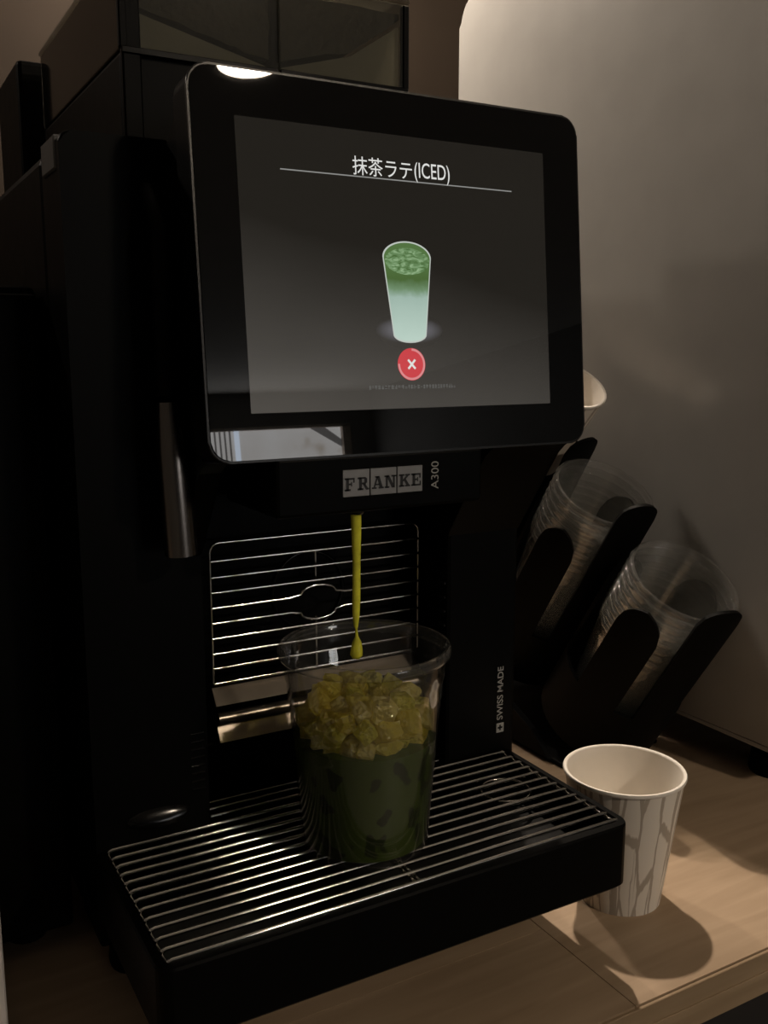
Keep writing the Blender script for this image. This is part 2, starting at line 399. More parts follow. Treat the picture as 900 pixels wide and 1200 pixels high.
# lamps over the counter, above the frame
sx, sy, sz = SPOT_POS
dl = thing('ceiling_downlight', 'round ceiling downlight right above the back of the counter', 'lamp', (sx, sy, ZC))
obj('ring', lathe([(.045, ZC), (.045, ZC - .014), (.052, ZC - .014), (.058, ZC), (.045, ZC)], 40, (sx, sy, 0)), PALE, dl)
obj('reflector', lathe([(.044, ZC - .002), (.040, ZC - .0005), (0, ZC - .0005), (0, ZC), (.044, ZC), (.044, ZC - .002)], 32, (sx, sy, 0)), PALE, dl)
for (bx, by, bz), blum, lab in ((BULB_POS, BULB_L, 'small glowing pendant bulb hanging behind the coffee machine near the brown wall'), (BULB2_POS, BULB2_L, 'dimmer pendant bulb hanging left of the coffee machine near the brown wall')):
    pd = thing('pendant_lamp', lab, 'lamp', (bx, by, ZC), 'pendant bulbs along the brown wall')
    obj('bulb', lathe([(BULB_R * math.sin(PI * k / 14), bz - BULB_R * math.cos(PI * k / 14)) for k in range(15)], 24, (bx, by, 0)), emit('glowing bulb', (1, .86, .73, 1), blum, .5, False), pd)
    obj('socket', lathe([(0, bz + BULB_R - .004), (.010, bz + BULB_R - .004), (.012, bz + BULB_R + .03), (0, bz + BULB_R + .03)], 20, (bx, by, 0)), BLACK, pd)
    obj('cord', tube([(bx, by, bz + BULB_R + .03), (bx, by, ZC - .01)], .003), BLACK, pd)
    obj('canopy', lathe([(0, ZC - .015), (.035, ZC - .012), (.04, ZC), (0, ZC)], 24, (bx, by, 0)), BLACK, pd)

# ------------------------------------------------------------------ right-hand appliance
PX = .6635
ap = thing('ice_machine', 'tall glossy grey appliance on black feet beside the cup holder', 'appliance', (.86, .70, 0))
out = rrect(.485, .998, .030, .772, (.004, .004, .034, .006), 8)
obj('cabinet', prism([(PX, y, z) for y, z in out], (.42, 0, 0), .005, 3), APPL, ap)
obj('bottom_plate', bbox(PX + .012, PX + .408, .495, .97, .024, .0305), BLACKM, ap)
for (fx, fy) in ((PX + .032, .527), (PX + .39, .527), (PX + .032, .93), (PX + .39, .93)):
    ft = obj('foot', lathe([(0, 0), (.021, 0), (.022, .003), (.020, .018), (.012, .020), (0, .020)], 24, (fx, fy, 0)), BLACKM, ap)
    obj('stud', lathe([(0, .019), (.006, .019), (.006, .027), (0, .027)], 12, (fx, fy, 0)), STEEL, ft)
obj('front_door', bbox(PX + .004, PX + .416, .470, .4845, .20, .74, .004), APPL, ap)
obj('control_panel', bbox(PX + .004, PX + .416, .470, .4845, .04, .195, .004), GREYP, ap)

# pale box cropped by the left edge
pb = thing('storage_box', 'pale grey box cut off by the left edge of the picture', 'box', (-.06, .53, 0))
obj('body', bbox(-.17, .050, .497, .560, 0, .16, .004), PALE, pb)
obj('lid', bbox(-.172, .052, .495, .562, .1605, .170, .003), PALE, pb)

# black unit standing against the machine's left side
mk = thing('milk_cooler', 'low black cooler unit standing against the left side of the coffee machine', 'cooler', (-.01, .74, 0))
obj('body', bbox(-.13, .1005, .580, .93, .012, .405, .004), BLACK, mk)
obj('door', bbox(-.128, .0990, .568, .5795, .016, .400, .003), BLACK, mk)
for (fx, fy) in ((-.10, .60), (.075, .60), (-.10, .90), (.075, .90)):
    obj('foot', lathe([(0, 0), (.012, 0), (.012, .0125), (0, .0125)], 16, (fx, fy, 0)), BLACKM, mk)

# ------------------------------------------------------------------ coffee machine
cm = thing('coffee_machine', 'black automatic coffee machine with a large tilted touchscreen', 'coffee machine', (.248, .70, 0))
BX0, BX1, BY = .1025, .394, .512
TZ = .0925
obj('rear_housing', bbox(BX0 + .001, BX1 - .001, .56, .94, .03, .474, .006), BLACK, cm)
lc = obj('left_column', bbox(BX0 + .001, .1695, .5145, .5605, .03, .474, .002), BLACK, cm)
obj('front_cover', prism([(x, .508, z) for x, z in rrect(BX0, .1685, .09, .4764, (.002, .002, .012, .006))], (0, .006, 0), .0015), BLACK, lc)
obj('grey_clip', bbox(BX0 - .0006, BX0 + .004, .517, .55, .459, .4755, .0008, 1), GREYP, lc)
for k in range(8):
    obj('louvre', bbox(.158, .1665, .5068, .5085, .1165 + k * .0049, .1180 + k * .0049, .0004, 1), BLACKG, lc)
obj('glint_dome', lathe([(0, .006), (.006, .0056), (.011, .0042), (.0135, .002), (.014, 0), (0, 0)], 32, M=Matrix.Translation((.139, .5075, .1065)) @ Matrix.Rotation(math.radians(62), 4, 'X') @ Matrix.Diagonal((1.35, .45, .4, 1))), BLACKG, lc)  # added gloss dome, shaped to catch a lamp glint at the column base
rc = obj('right_column', bbox(.336, BX1, BY, .5605, .03, .474, .003), BLACK, cm)
for k in range(4):
    obj('louvre', bbox(.3352, .3365, .514, .522, .188 + k * .0095, .1895 + k * .0095, .0003, 1), FRAME, rc)
obj('upper_housing', bbox(.169, .3365, .513, .5605, .288, .474, .002), BLACK, cm)
obj('seam_glint', tube([(BX0 + .0005, .7192, .352), (BX0 + .0005, .716, .279)], .0018), GREYP, cm)  # grey strip standing in for the glint along the side panel seam
for (fx, fy) in ((.13, .54), (.366, .54), (.13, .90), (.366, .90)):
    obj('foot', lathe([(0, 0), (.016, 0), (.017, .004), (.014, .031), (0, .031)], 20, (fx, fy, 0)), BLACKM, cm)

# head: wedge behind the screen, spout housing with badge
hd = obj('head', prism([(.156, .462, .3125), (.156, .5125, .3000), (.156, .5125, .47), (.156, .476, .495)], (.2370, 0, 0), .0015), BLACK, cm)
for xa, xb in ((.3365, .3937), (.1565, .1690)):
    obj('cheek', prism([(xa, .462, .3125), (xa, .4735, .306), (xa, .5125, .2489), (xa, .5125, .33), (xa, .470, .33)], (xb - xa, 0, 0), .0012), BLACK, hd)
sh = obj('spout_housing', bbox(.186, .312, .4405, .5135, .2845, .3155, .002), BLACK, cm)
obj('outlet', lathe([(0, 0), (.0045, 0), (.0055, .0015), (.0060, .004), (0, .004)], 24, (.2356, .449, .2825)), BLACKG, sh)
FY = .4404
def front(x, z): return Vector((x, FY - .0004, z))
def front2(x, z): return Vector((x, FY - .0007, z))
lx = (.2234, .2719); pw = (lx[1] - lx[0] - .0014) / 3
for k in range(3):
    a = lx[0] + k * (pw + .0007)
    obj('badge_plate', bbox(a, a + pw, FY - .0005, FY + .0006, .2934, .3076, .00015, 1), BADGE, sh)
LET = {
 'F': [[(.15,0),(.38,0),(.38,1),(.15,1)],[(.03,0),(.52,0),(.52,.14),(.03,.14)],[(.03,.86),(.85,.86),(.85,1),(.03,1)],[(.73,.62),(.85,.62),(.85,.9),(.73,.9)],[(.36,.44),(.62,.44),(.62,.58),(.36,.58)],[(.55,.34),(.64,.34),(.64,.68),(.55,.68)]],
 'R': [[(.15,0),(.38,0),(.38,1),(.15,1)],[(.03,0),(.5,0),(.5,.14),(.03,.14)],[(.03,.86),(.66,.86),(.80,.9),(.66,1),(.03,1)],[(.58,.56),(.68,.46),(.82,.58),(.82,.86),(.68,.98),(.58,.9)],[(.36,.44),(.70,.44),(.70,.58),(.36,.58)],[(.42,.5),(.64,.5),(.88,.14),(.98,.14),(.98,0),(.72,0)]],
 'A': [[(.12,.1),(.27,.1),(.55,1),(.4,1)],[(.40,1),(.64,1),(.92,.1),(.66,.1)],[(.26,.28),(.72,.28),(.72,.40),(.26,.40)],[(0,0),(.4,0),(.4,.14),(0,.14)],[(.56,0),(1,0),(1,.14),(.56,.14)],[(.28,.88),(.62,.88),(.62,1),(.28,1)]],
 'N': [[(.12,0),(.28,0),(.28,1),(.12,1)],[(0,0),(.42,0),(.42,.13),(0,.13)],[(0,.87),(.38,.87),(.38,1),(0,1)],[(.14,1),(.40,1),(.88,0),(.62,0)],[(.72,0),(.88,0),(.88,1),(.72,1)],[(.58,.87),(1,.87),(1,1),(.58,1)]],
 'K': [[(.15,0),(.38,0),(.38,1),(.15,1)],[(.03,0),(.5,0),(.5,.13),(.03,.13)],[(.03,.87),(.5,.87),(.5,1),(.03,1)],[(.36,.40),(.5,.46),(.90,.9),(.68,.9),(.36,.56)],[(.56,.87),(.98,.87),(.98,1),(.56,1)],[(.44,.5),(.62,.62),(.94,.1),(.68,.1)],[(.56,0),(1,0),(1,.13),(.56,.13)]],
 'E': [[(.15,0),(.38,0),(.38,1),(.15,1)],[(.03,0),(.88,0),(.88,.14),(.03,.14)],[(.03,.86),(.85,.86),(.85,1),(.03,1)],[(.73,.62),(.85,.62),(.85,.9),(.73,.9)],[(.76,.1),(.88,.1),(.88,.38),(.76,.38)],[(.36,.44),(.60,.44),(.60,.58),(.36,.58)],[(.54,.34),(.63,.34),(.63,.68),(.54,.68)]]}
for k, ch in enumerate('FRANKE'):
    a = lx[0] + (k // 2) * (pw + .0007) + (k % 2) * pw * .49 + .0006
    pl = [[(a + u * pw * .46, .2966 + v * .0068) for u, v in p] for p in LET[ch]]
    obj('badge_letter', polys(pl, front2), BADGEK, sh, smooth=False)
obj('model_number', fit2d(text_bm('A300'), .2939, .3092, 0, 1, lambda u, v: front(.2824 - v * .0048, u)), PRINT, sh, smooth=False)
# print on the right column
def colf(x, z): return Vector((x, BY - .0003, z))
obj('print', fit2d(text_bm('SWISS MADE', .012), .1148, .1534, 0, 1, lambda u, v: colf(.3834 - v * .0050, u)), PRINT, rc, smooth=False)
q0, q1, p0, p1 = .3783, .3845, .1056, .1124
cxm, czm = (q0 + q1) / 2, (p0 + p1) / 2; t1, t2 = .0007, .0020
cross = [[(q0,p0),(cxm-t2,p0),(cxm-t2,p1),(q0,p1)],[(cxm+t2,p0),(q1,p0),(q1,p1),(cxm+t2,p1)],[(cxm-t2,p0),(cxm+t2,p0),(cxm+t2,czm-t2),(cxm-t2,czm-t2)],[(cxm-t2,czm+t2),(cxm+t2,czm+t2),(cxm+t2,p1),(cxm-t2,p1)]]
for sx_ in (-1, 1):
    for sz_ in (-1, 1):
        xa, xb = sorted((cxm + sx_ * t1, cxm + sx_ * t2)); za, zb = sorted((czm + sz_ * t1, czm + sz_ * t2))
        cross.append([(xa, za), (xb, za), (xb, zb), (xa, zb)])
obj('cross_emblem', polys(cross, colf), PRINT, rc, smooth=False)

# steam wand and small nozzle left of the screen
wd = obj('steam_wand', tube([(.1465, .487, .343), (.1478, .487, .318), (.1505, .487, .262)], [.0062, .0082, .0088], 20), STEEL, cm)
obj('wand_mount', tube([(.1465, .487, .346), (.1465, .487, .43), (.1465, .512, .45)], .0062, 14), BLACK, wd)
obj('nozzle', tube([(.1640, .4995, .345), (.1650, .4995, .311)], .0022, 12), GREYP, cm)
obj('nozzle_tip', tube([(.1650, .4995, .3115), (.1652, .4995, .3092)], .0028, 12), CHROME, cm)

# touchscreen: tilted back, everything on it placed in (x, s) on its own plane
SU = Vector((0, .0175, .187)).normalized(); SN = Vector((0, -SU.z, SU.y)); S0 = Vector((0, .44, .316))
def scr(x, s, n=0): return S0 + Vector((x, 0, 0)) + SU * s + SN * n
ts = obj('touchscreen', prism([scr(x, s, -.0225) for x, s in rrect(.1519, .3866, -.0011, .1876, .011, 8)], SN * .020, .0012), BLACK, cm)
obj('bezel', prism([scr(x, s, -.0026) for x, s in rrect(.1515, .387, -.0015, .188, .011, 8)], SN * .0021, .0007), FRAME, ts)
obj('glass', prism([scr(x, s, -.003) for x, s in rrect(.1528, .3857, -.0002, .1867, .0098, 8)], SN * .0031, .0004), GLASSK, ts)

def display_mat():
    m, N, L, P = new_mat('lit display')
    P.inputs['Base Color'].default_value = (.002, .002, .002, 1); P.inputs['Roughness'].default_value = .012; P.inputs['Specular IOR Level'].default_value = .55
    tc = N.new('ShaderNodeTexCoord'); s = N.new('ShaderNodeSeparateXYZ'); L.new(tc.outputs['Generated'], s.inputs[0])
    rp = N.new('ShaderNodeValToRGB'); rp.color_ramp.elements[0].color = (.078, .071, .062, 1); rp.color_ramp.elements[1].color = (.0135, .0117, .0092, 1)
    rp.color_ramp.elements[1].position = .75
    nz = N.new('ShaderNodeTexNoise'); nz.inputs['Scale'].default_value = 3; L.new(tc.outputs['Generated'], nz.inputs['Vector'])
    ad = N.new('ShaderNodeMath'); ad.operation = 'MULTIPLY_ADD'; ad.inputs[1].default_value = .12; L.new(nz.outputs['Fac'], ad.inputs[0])
    hx = N.new('ShaderNodeMath'); hx.operation = 'MULTIPLY_ADD'; hx.inputs[1].default_value = .30; L.new(s.outputs['X'], hx.inputs[0]); L.new(s.outputs['Z'], hx.inputs[2])
    L.new(hx.outputs[0], ad.inputs[2]); L.new(ad.outputs[0], rp.inputs[0])
    L.new(rp.outputs[0], P.inputs['Emission Color']); P.inputs['Emission Strength'].default_value = 1
    return m
DX0, DX1, DS0, DS1 = .1742, .3606, .0226, .1648
obj('display', prism([scr(x, s, .00005) for x, s in rrect(DX0, DX1, DS0, DS1, .0004, 2)], SN * .00015), display_mat(), ts, smooth=False)
WTXT = emit('white screen text', (.80, .80, .77, 1), .9, .05)
def sfl(n): return lambda x, s: scr(x, s, n)
obj('title_text', fit2d(text_bm('抹茶ラテ'), .2370, .2725, .1425, .1519, sfl(.0003)), WTXT, ts, smooth=False)
obj('title_text', fit2d(text_bm('(ICED)'), .2740, .2962, .1415, .1520, sfl(.0003)), WTXT, ts, smooth=False)
obj('title_rule', polys([[(.1966, .1414), (.3375, .1414), (.3375, .1420), (.1966, .1420)]], sfl(.0003)), emit('grey screen rule', (.5, .5, .48, 1), .5, .05), ts, smooth=False)
# small caption: too small to read in the photo, built as its row of tiny strokes
rnd = random.Random(3); pl = []; x = .2408
while x < .294:
    wd_ = rnd.uniform(.0010, .0017)
    for j in range(3):
        if rnd.random() < .75:
            s0 = .0331 + j * .0007; pl.append([(x, s0), (x + wd_, s0), (x + wd_, s0 + .00028), (x, s0 + .00028)])
    if rnd.random() < .8:
        xx = x + wd_ * rnd.random() * .7; pl.append([(xx, .0329), (xx + .0003, .0329), (xx + .0003, .0351), (xx, .0351)])
    x += wd_ + .00055
obj('caption_text', polys(pl, sfl(.0003)), emit('dim screen caption', (.4, .4, .38, 1), .30, .05), ts, smooth=False)

def pic_mat(name, kind):
    m, N, L, P = new_mat(name)
    P.inputs['Base Color'].default_value = (.002, .002, .002, 1); P.inputs['Roughness'].default_value = .05; P.inputs['Specular IOR Level'].default_value = .4
    tc = N.new('ShaderNodeTexCoord'); s = N.new('ShaderNodeSeparateXYZ'); L.new(tc.outputs['Generated'], s.inputs[0])
    nz = N.new('ShaderNodeTexNoise'); nz.inputs['Detail'].default_value = 4; rp = N.new('ShaderNodeValToRGB'); E_ = rp.color_ramp.elements
    L.new(tc.outputs['Generated'], nz.inputs['Vector'])
    if kind == 'body':
        nz.inputs['Scale'].default_value = 5
        ad = N.new('ShaderNodeMath'); ad.operation = 'MULTIPLY_ADD'; ad.inputs[1].default_value = .10; L.new(nz.outputs['Fac'], ad.inputs[0]); L.new(s.outputs['Z'], ad.inputs[2])
        E_[0].position = .04; E_[0].color = srgb(190, 212, 200); E_[1].position = .50; E_[1].color = srgb(160, 184, 172)
        for p, c in ((.58, srgb(112, 142, 108)), (.68, srgb(74, 102, 54)), (.85, srgb(84, 116, 66))):
            e = E_.new(p); e.color = c
        L.new(ad.outputs[0], rp.inputs[0])
    else:
        nz.inputs['Scale'].default_value = 4.5; nz.inputs['Distortion'].default_value = 1.6
        E_[0].position = .35; E_[0].color = srgb(72, 104, 56); E_[1].position = .68; E_[1].color = srgb(150, 182, 138)
        e = E_.new(.5); e.color = srgb(108, 142, 96)
        L.new(nz.outputs['Fac'], rp.inputs[0])
    L.new(rp.outputs[0], P.inputs['Emission Color']); P.inputs['Emission Strength'].default_value = .95
    return m
def ell(cx, cs, rx, rs, n=40, a0=0, a1=2 * PI): return [(cx + rx * math.cos(a0 + (a1 - a0) * i / n), cs + rs * math.sin(a0 + (a1 - a0) * i / n)) for i in range(n)]
pcx = .2671
body = ell(pcx, .1015, .0142, .0082, 24, PI, 0) + [(pcx + .0142, .1015)] + ell(pcx, .0622, .0098, .0042, 24, 0, -PI) + [(pcx - .0098, .0622)]
rimp = [(pcx + (x - pcx) * 1.05, .084 + (s - .084) * 1.03) for x, s in body]
def glow_mat():
    m, N, L, P = new_mat('screen glow'); N.remove(P)
    tc = N.new('ShaderNodeTexCoord'); mp = N.new('ShaderNodeMapping'); mp.inputs['Location'].default_value = (-.5, -.5, -.5)
    L.new(tc.outputs['Generated'], mp.inputs[0]); ln = N.new('ShaderNodeVectorMath'); ln.operation = 'LENGTH'; L.new(mp.outputs[0], ln.inputs[0])
    rp = N.new('ShaderNodeValToRGB'); rp.color_ramp.elements[0].color = (.16, .16, .19, 1); rp.color_ramp.elements[1].color = (0, 0, 0, 1); rp.color_ramp.elements[1].position = .5
    L.new(ln.outputs['Value'], rp.inputs[0]); e = N.new('ShaderNodeEmission'); L.new(rp.outputs[0], e.inputs[0])
    t = N.new('ShaderNodeBsdfTransparent'); a = N.new('ShaderNodeAddShader'); L.new(e.outputs[0], a.inputs[0]); L.new(t.outputs[0], a.inputs[1])
    L.new(a.outputs[0], N['Material Output'].inputs[0]); return m
obj('picture_glow', polys([ell(pcx, .0640, .021, .010)], sfl(.00025)), glow_mat(), ts, smooth=False)
obj('drink_picture', polys([rimp], sfl(.0003)), emit('picture outline', srgb(196, 204, 196), .9, .05), ts, smooth=False)
obj('drink_picture', polys([body], sfl(.0004)), pic_mat('pictured drink', 'body'), ts, smooth=False)
obj('picture_ice', polys([ell(pcx, .1000, .0136, .0070)], sfl(.0005)), pic_mat('pictured ice', 'ice'), ts, smooth=False)
obj('cancel_button', polys([ell(pcx, .0459, .0086, .0086)], sfl(.0004)), emit('red button', srgb(214, 70, 76), .85, .05), ts, smooth=False)
ring = []
for i in range(30):
    a0 = math.radians(88 - i * 9.0); a1 = math.radians(88 - (i + 1) * 9.0)
    ring.append([(pcx + r * math.cos(a), .0459 + r * math.sin(a)) for r, a in ((.0072, a0), (.0084, a0), (.0084, a1), (.0072, a1))])
obj('button_ring', polys(ring, sfl(.0005)), emit('pink ring', srgb(236, 150, 152), .8, .05), ts, smooth=False)
xs = []
for sgn in (1, -1):
    d = Vector((.0022, .0024 * sgn)); nn = Vector((-d.y, d.x)).normalized() * .0006
    c0 = Vector((pcx, .0459)); xs.append([tuple(c0 - d - nn), tuple(c0 + d - nn), tuple(c0 + d + nn), tuple(c0 - d + nn)])
obj('button_cross', polys(xs, sfl(.0006)), WTXT, ts, smooth=False)

# hoppers on top: smoked boxes with sloping bean beds
hz0, hz1, hzt = .474, .5365, .588
hb = obj('hopper_base', bbox(.152, .339, .572, .80, hz0, hz1 - .0005, .003), BLACK, cm)
for k, (a, b_) in enumerate(((.152, .2475), (.2485, .339))):
    hp = obj('bean_hopper', bbox(a - .001, b_ + .001, .568, .803, hzt, hzt + .004, .0015), SMOKE, cm)
    obj('panel', bbox(a, b_, .570, .5725, hz1, hzt, .0006, 1), SMOKE, hp)
    obj('panel', bbox(a, b_, .7985, .801, hz1, hzt, .0006, 1), SMOKE, hp)
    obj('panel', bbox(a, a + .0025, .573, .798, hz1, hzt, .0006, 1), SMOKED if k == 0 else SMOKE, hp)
    obj('panel', bbox(b_ - .0025, b_, .573, .798, hz1, hzt, .0006, 1), SMOKE, hp)
    obj('bottom_rail', bbox(a, b_, .5685, .5705, hz1 - .003, hz1 + .001, .0006, 1), BLACKG, hp)
    if k == 0: pts = [(.157, .563), (.219, .5490), (.2445, .5435), (.2445, .583), (.157, .583)]
    else: pts = [(.2515, .5445), (.300, .5565), (.336, .580), (.336, .584), (.2515, .584)]
    bm = prism([(x, .577, z) for x, z in pts], (0, .218, 0))
    bmesh.ops.subdivide_edges(bm, edges=list(bm.edges), cuts=5, use_grid_fill=True)
    for v in bm.verts: v.co += Vector((rnd.uniform(-.0008, .0008), rnd.uniform(-.0008, .0008), rnd.uniform(-.0008, .0008)))
    obj('bean_bed', bm, BEAN, hp)
    fp = [(.1555, .5375), (.1555, .5600), (.2435, .5395), (.2435, .5375)] if k == 0 else [(.2525, .5375), (.2525, .5405), (.300, .5535), (.3355, .5765), (.3355, .5375)]
    obj('funnel', prism([(x, .5765, z) for x, z in fp], (0, .004, 0)), FUNNEL, hp)
    obj('corner_post', bbox(a - .0008 if k == 0 else b_ - .004, a + .004 if k == 0 else b_ + .0008, .5692, .574, hz1, hzt, .0008, 1), BLACK, hp)
obj('corner_strut', bbox(.1525, .1635, .5695, .575, hz0, hzt - .002, .001, 1), BLACK, cm)
obj('powder_container', bbox(.139, .30, .828, .93, hz0, .592, .004), BLACK, cm)

# splash grid in the niche
GY = .545
gz = [.2538, .2428, .2327, .2232, .2135, .2039, .1942, .1844, .1751, .1653]
gx0, gx1 = .1857, .3337
sg = obj('splash_grid', tube([(gx0, GY, .1653), (gx0, GY, .2480)] + [(gx0 + .006 - .006 * math.cos(a), GY, .248 + .0058 * math.sin(a)) for a in (.4, .8, 1.2)] +
    [(gx0 + .006, GY, .2538), (gx1 - .006, GY, .2538)] + [(gx1 - .006 + .006 * math.sin(a), GY, .248 + .0058 * math.cos(a)) for a in (.4, .8, 1.2)] + [(gx1, GY, .248), (gx1, GY, .1653)], .0010, 8), CHROME, cm)
for i, z in enumerate(gz[1:], 1):
    P_ = []
    if i in (4, 5):
        s_ = 1 if i == 4 else -1; cxe = .2576
        P_ = [(gx0, GY, z), (cxe - .019, GY, z), (cxe - .0155, GY, z + s_ * .0008)]
        for t in range(9):
            a = PI - PI * t / 8
            P_.append((cxe + .0125 * math.cos(a), GY, z + s_ * (.0012 + .0052 * math.sin(a))))
        P_ += [(cxe + .0155, GY, z + s_ * .0008), (cxe + .019, GY, z), (gx1, GY, z)]
    else:
        n = 6; P_ = [(gx0 + (gx1 - gx0) * t / n, GY, z) for t in range(n + 1)]
    obj('bar', tube([(x, y - .0012, zz) for x, y, zz in P_], .00095, 8), CHROME, sg)
obj('emblem_ring', tube([(.2576 + .0255 * math.cos(a), .5592, .2135 + .0255 * math.sin(a)) for a in [2 * PI * i / 40 for i in range(40)]], .0012, 8, True), BLACKG, sg)
obj('upright', tube([(.2576, .5475, .2440), (.2576, .5475, .2220)], .0009), CHROME, sg)
obj('upright', tube([(.2576, .5475, .1985), (.2576, .5475, .1640)], .0009), CHROME, sg)
obj('ledge', prism([(gx0, GY + .004, .1610), (gx0, GY - .004, .1515), (gx0, GY - .0025, .1510), (gx0, GY + .006, .1610)], (gx1 - gx0, 0, 0), .0002, 1), CHUTE, sg)
obj('rod', tube([(gx0, GY - .006, .1440), (gx1, GY - .006, .1440)], .0040, 18), CHUTE, sg)
obj('lip', prism([(gx0, GY - .004, .1395), (gx0, GY - .010, .1300), (gx0, GY - .0088, .1295), (gx0, GY - .002, .1395)], (gx1 - gx0, 0, 0), .0002, 1), CHUTE, sg)
obj('back_apron', bbox(.1705, .3355, .541, .5595, .06, .1285, .001), BLACK, cm)

# drip tray and grate
TX0, TX1, TY0, TY1 = .1025, .3890, .3890, .5115
ot = rrect(TX0, TX1, TY0, TY1, (.009, .009, .001, .001), 6)
bm = bmesh.new(); N_ = len(ot)
inn = rrect(TX0 + .0045, TX1 - .0045, TY0 + .0055, TY1, (.005, .005, .001, .001), 6)
rows = [[(x, y, .0540) for x, y in rrect(TX0 + .004, TX1 - .004, TY0 + .004, TY1, (.006, .006, .001, .001), 6)], [(x, y, .0525) for x, y in ot]]
rows = [[(x, y, .0504) for x, y in rrect(TX0 + .003, TX1 - .003, TY0 + .003, TY1, (.007, .007, .001, .001), 6)], [(x, y, .0534) for x, y in ot], [(x, y, TZ - .002) for x, y in ot],
        [(x, y, TZ - .0006) for x, y in rrect(TX0 + .0008, TX1 - .0008, TY0 + .0008, TY1, (.008, .008, .001, .001), 6)], [(x, y, TZ - .0006) for x, y in inn], [(x, y, .066) for x, y in inn]]
V = [[bm.verts.new(p) for p in r] for r in rows]
for A, B in zip(V, V[1:]):
    for k in range(N_): bm.faces.new((A[k], A[(k + 1) % N_], B[(k + 1) % N_], B[k]))
bm.faces.new(V[0]); bm.faces.new(V[-1])
dt = obj('drip_tray', bm, BLACK, cm)
obj('well_lining', bbox(TX0 + .005, TX1 - .005, TY0 + .006, .540, .0662, .0672), DARKWELL, dt)
obj('tray_support', bbox(.112, .380, .470, .5605, .031, .0503, .002), BLACKM, cm)
gr = obj('drip_grate', tube([(.1089, .5115, TZ - .003), (.1089, .3965, TZ - .003)] + [(.1129 - .004 * math.cos(a), .3945 - .004 * math.sin(a), TZ - .003) for a in (.4, .8, 1.2)] +
    [(.1135, .3905 + .002, TZ - .003), (.3790, .3925, TZ - .003)] + [(.379 + .004 * math.sin(a), .3965 - .004 * math.cos(a), TZ - .003) for a in (.4, .8, 1.2)] + [(.3835, .398, TZ - .003), (.3835, .5115, TZ - .003)], .0010, 8), CHROME, cm)
nb = 13; ys = [.3962 + (.5085 - .3962) * i / (nb - 1) for i in range(nb)]
for y in ys:
    r = .0012
    obj('bar', tube([(.1089, y, TZ - .0034), (.1090, y, TZ - .0018), (.1096, y, TZ - .0008), (.1110, y, TZ - .0003), (.16, y, TZ - .0003), (.245, y, TZ - .0003), (.33, y, TZ - .0003), (.3812, y, TZ - .0003), (.3826, y, TZ - .0008), (.3833, y, TZ - .0018), (.3835, y, TZ - .0034)], r, 8), CHROME, gr)
for y in (.5185, .5275, .5360):
    obj('bar', tube([(.1725, y, TZ - .0003), (.25, y, TZ - .0003), (.3350, y, TZ - .0003)], .0012, 8), CHROME, gr)
for x in (.2445, .2475):
    obj('cross_bar', tube([(x, .3965, TZ - .0028), (x, .538, TZ - .0028)], .0011, 8), CHROME, gr)
obj('drain_ring', tube([(.362 + .0165 * math.cos(a), .478 + .0165 * math.sin(a), .081) for a in [2 * PI * i / 32 for i in range(32)]], .0011, 8, True), CHROME, gr)

# ------------------------------------------------------------------ iced matcha drink
cxp, cyp = .2407, .449; ZB = TZ + .0010
cup_o = [(.0325, .0012), (.0348, .0), (.0360, .0025), (.0372, .020), (.0405, .060), (.0424, .0855), (.0434, .0875), (.0436, .0955), (.0446, .0985), (.0448, .1085)]
cup_i = [(.0442, .1085), (.0440, .0985), (.0430, .0955), (.0428, .0875), (.0418, .0855), (.0399, .060), (.0366, .020), (.0352, .0035), (.0325, .0020), (0, .0020)]
cup = thing('plastic_cup', 'clear plastic cup of iced matcha standing on the drip grate', 'cup', (cxp, cyp, ZB))
obj('cup_body', lathe([(0, .0012)] + cup_o + cup_i, 72, (cxp, cyp, ZB)), CLEAR, cup)
obj('rim', lathe([(.0443, .1088)] + [(.0462 + .0021 * math.cos(a), .1128 + .0034 * math.sin(a)) for a in [math.radians(-95 + 250 * k / 10) for k in range(11)]] + [(.0443, .1088)], 72, (cxp, cyp, ZB)), CLEARR, cup)
LZ = .0640
bm = lathe([(0, .0023), (.0320, .0023), (.0346, .0040), (.0363, .020), (.0396, LZ - .004), (.0398, LZ), (.034, LZ + .0006), (0, LZ)], 64, (cxp, cyp, ZB))
tag(obj('matcha_drink', bm, MATCHA, loc=(cxp, cyp, ZB)), 'dark green matcha milk filling the lower half of the clear cup', 'drink')

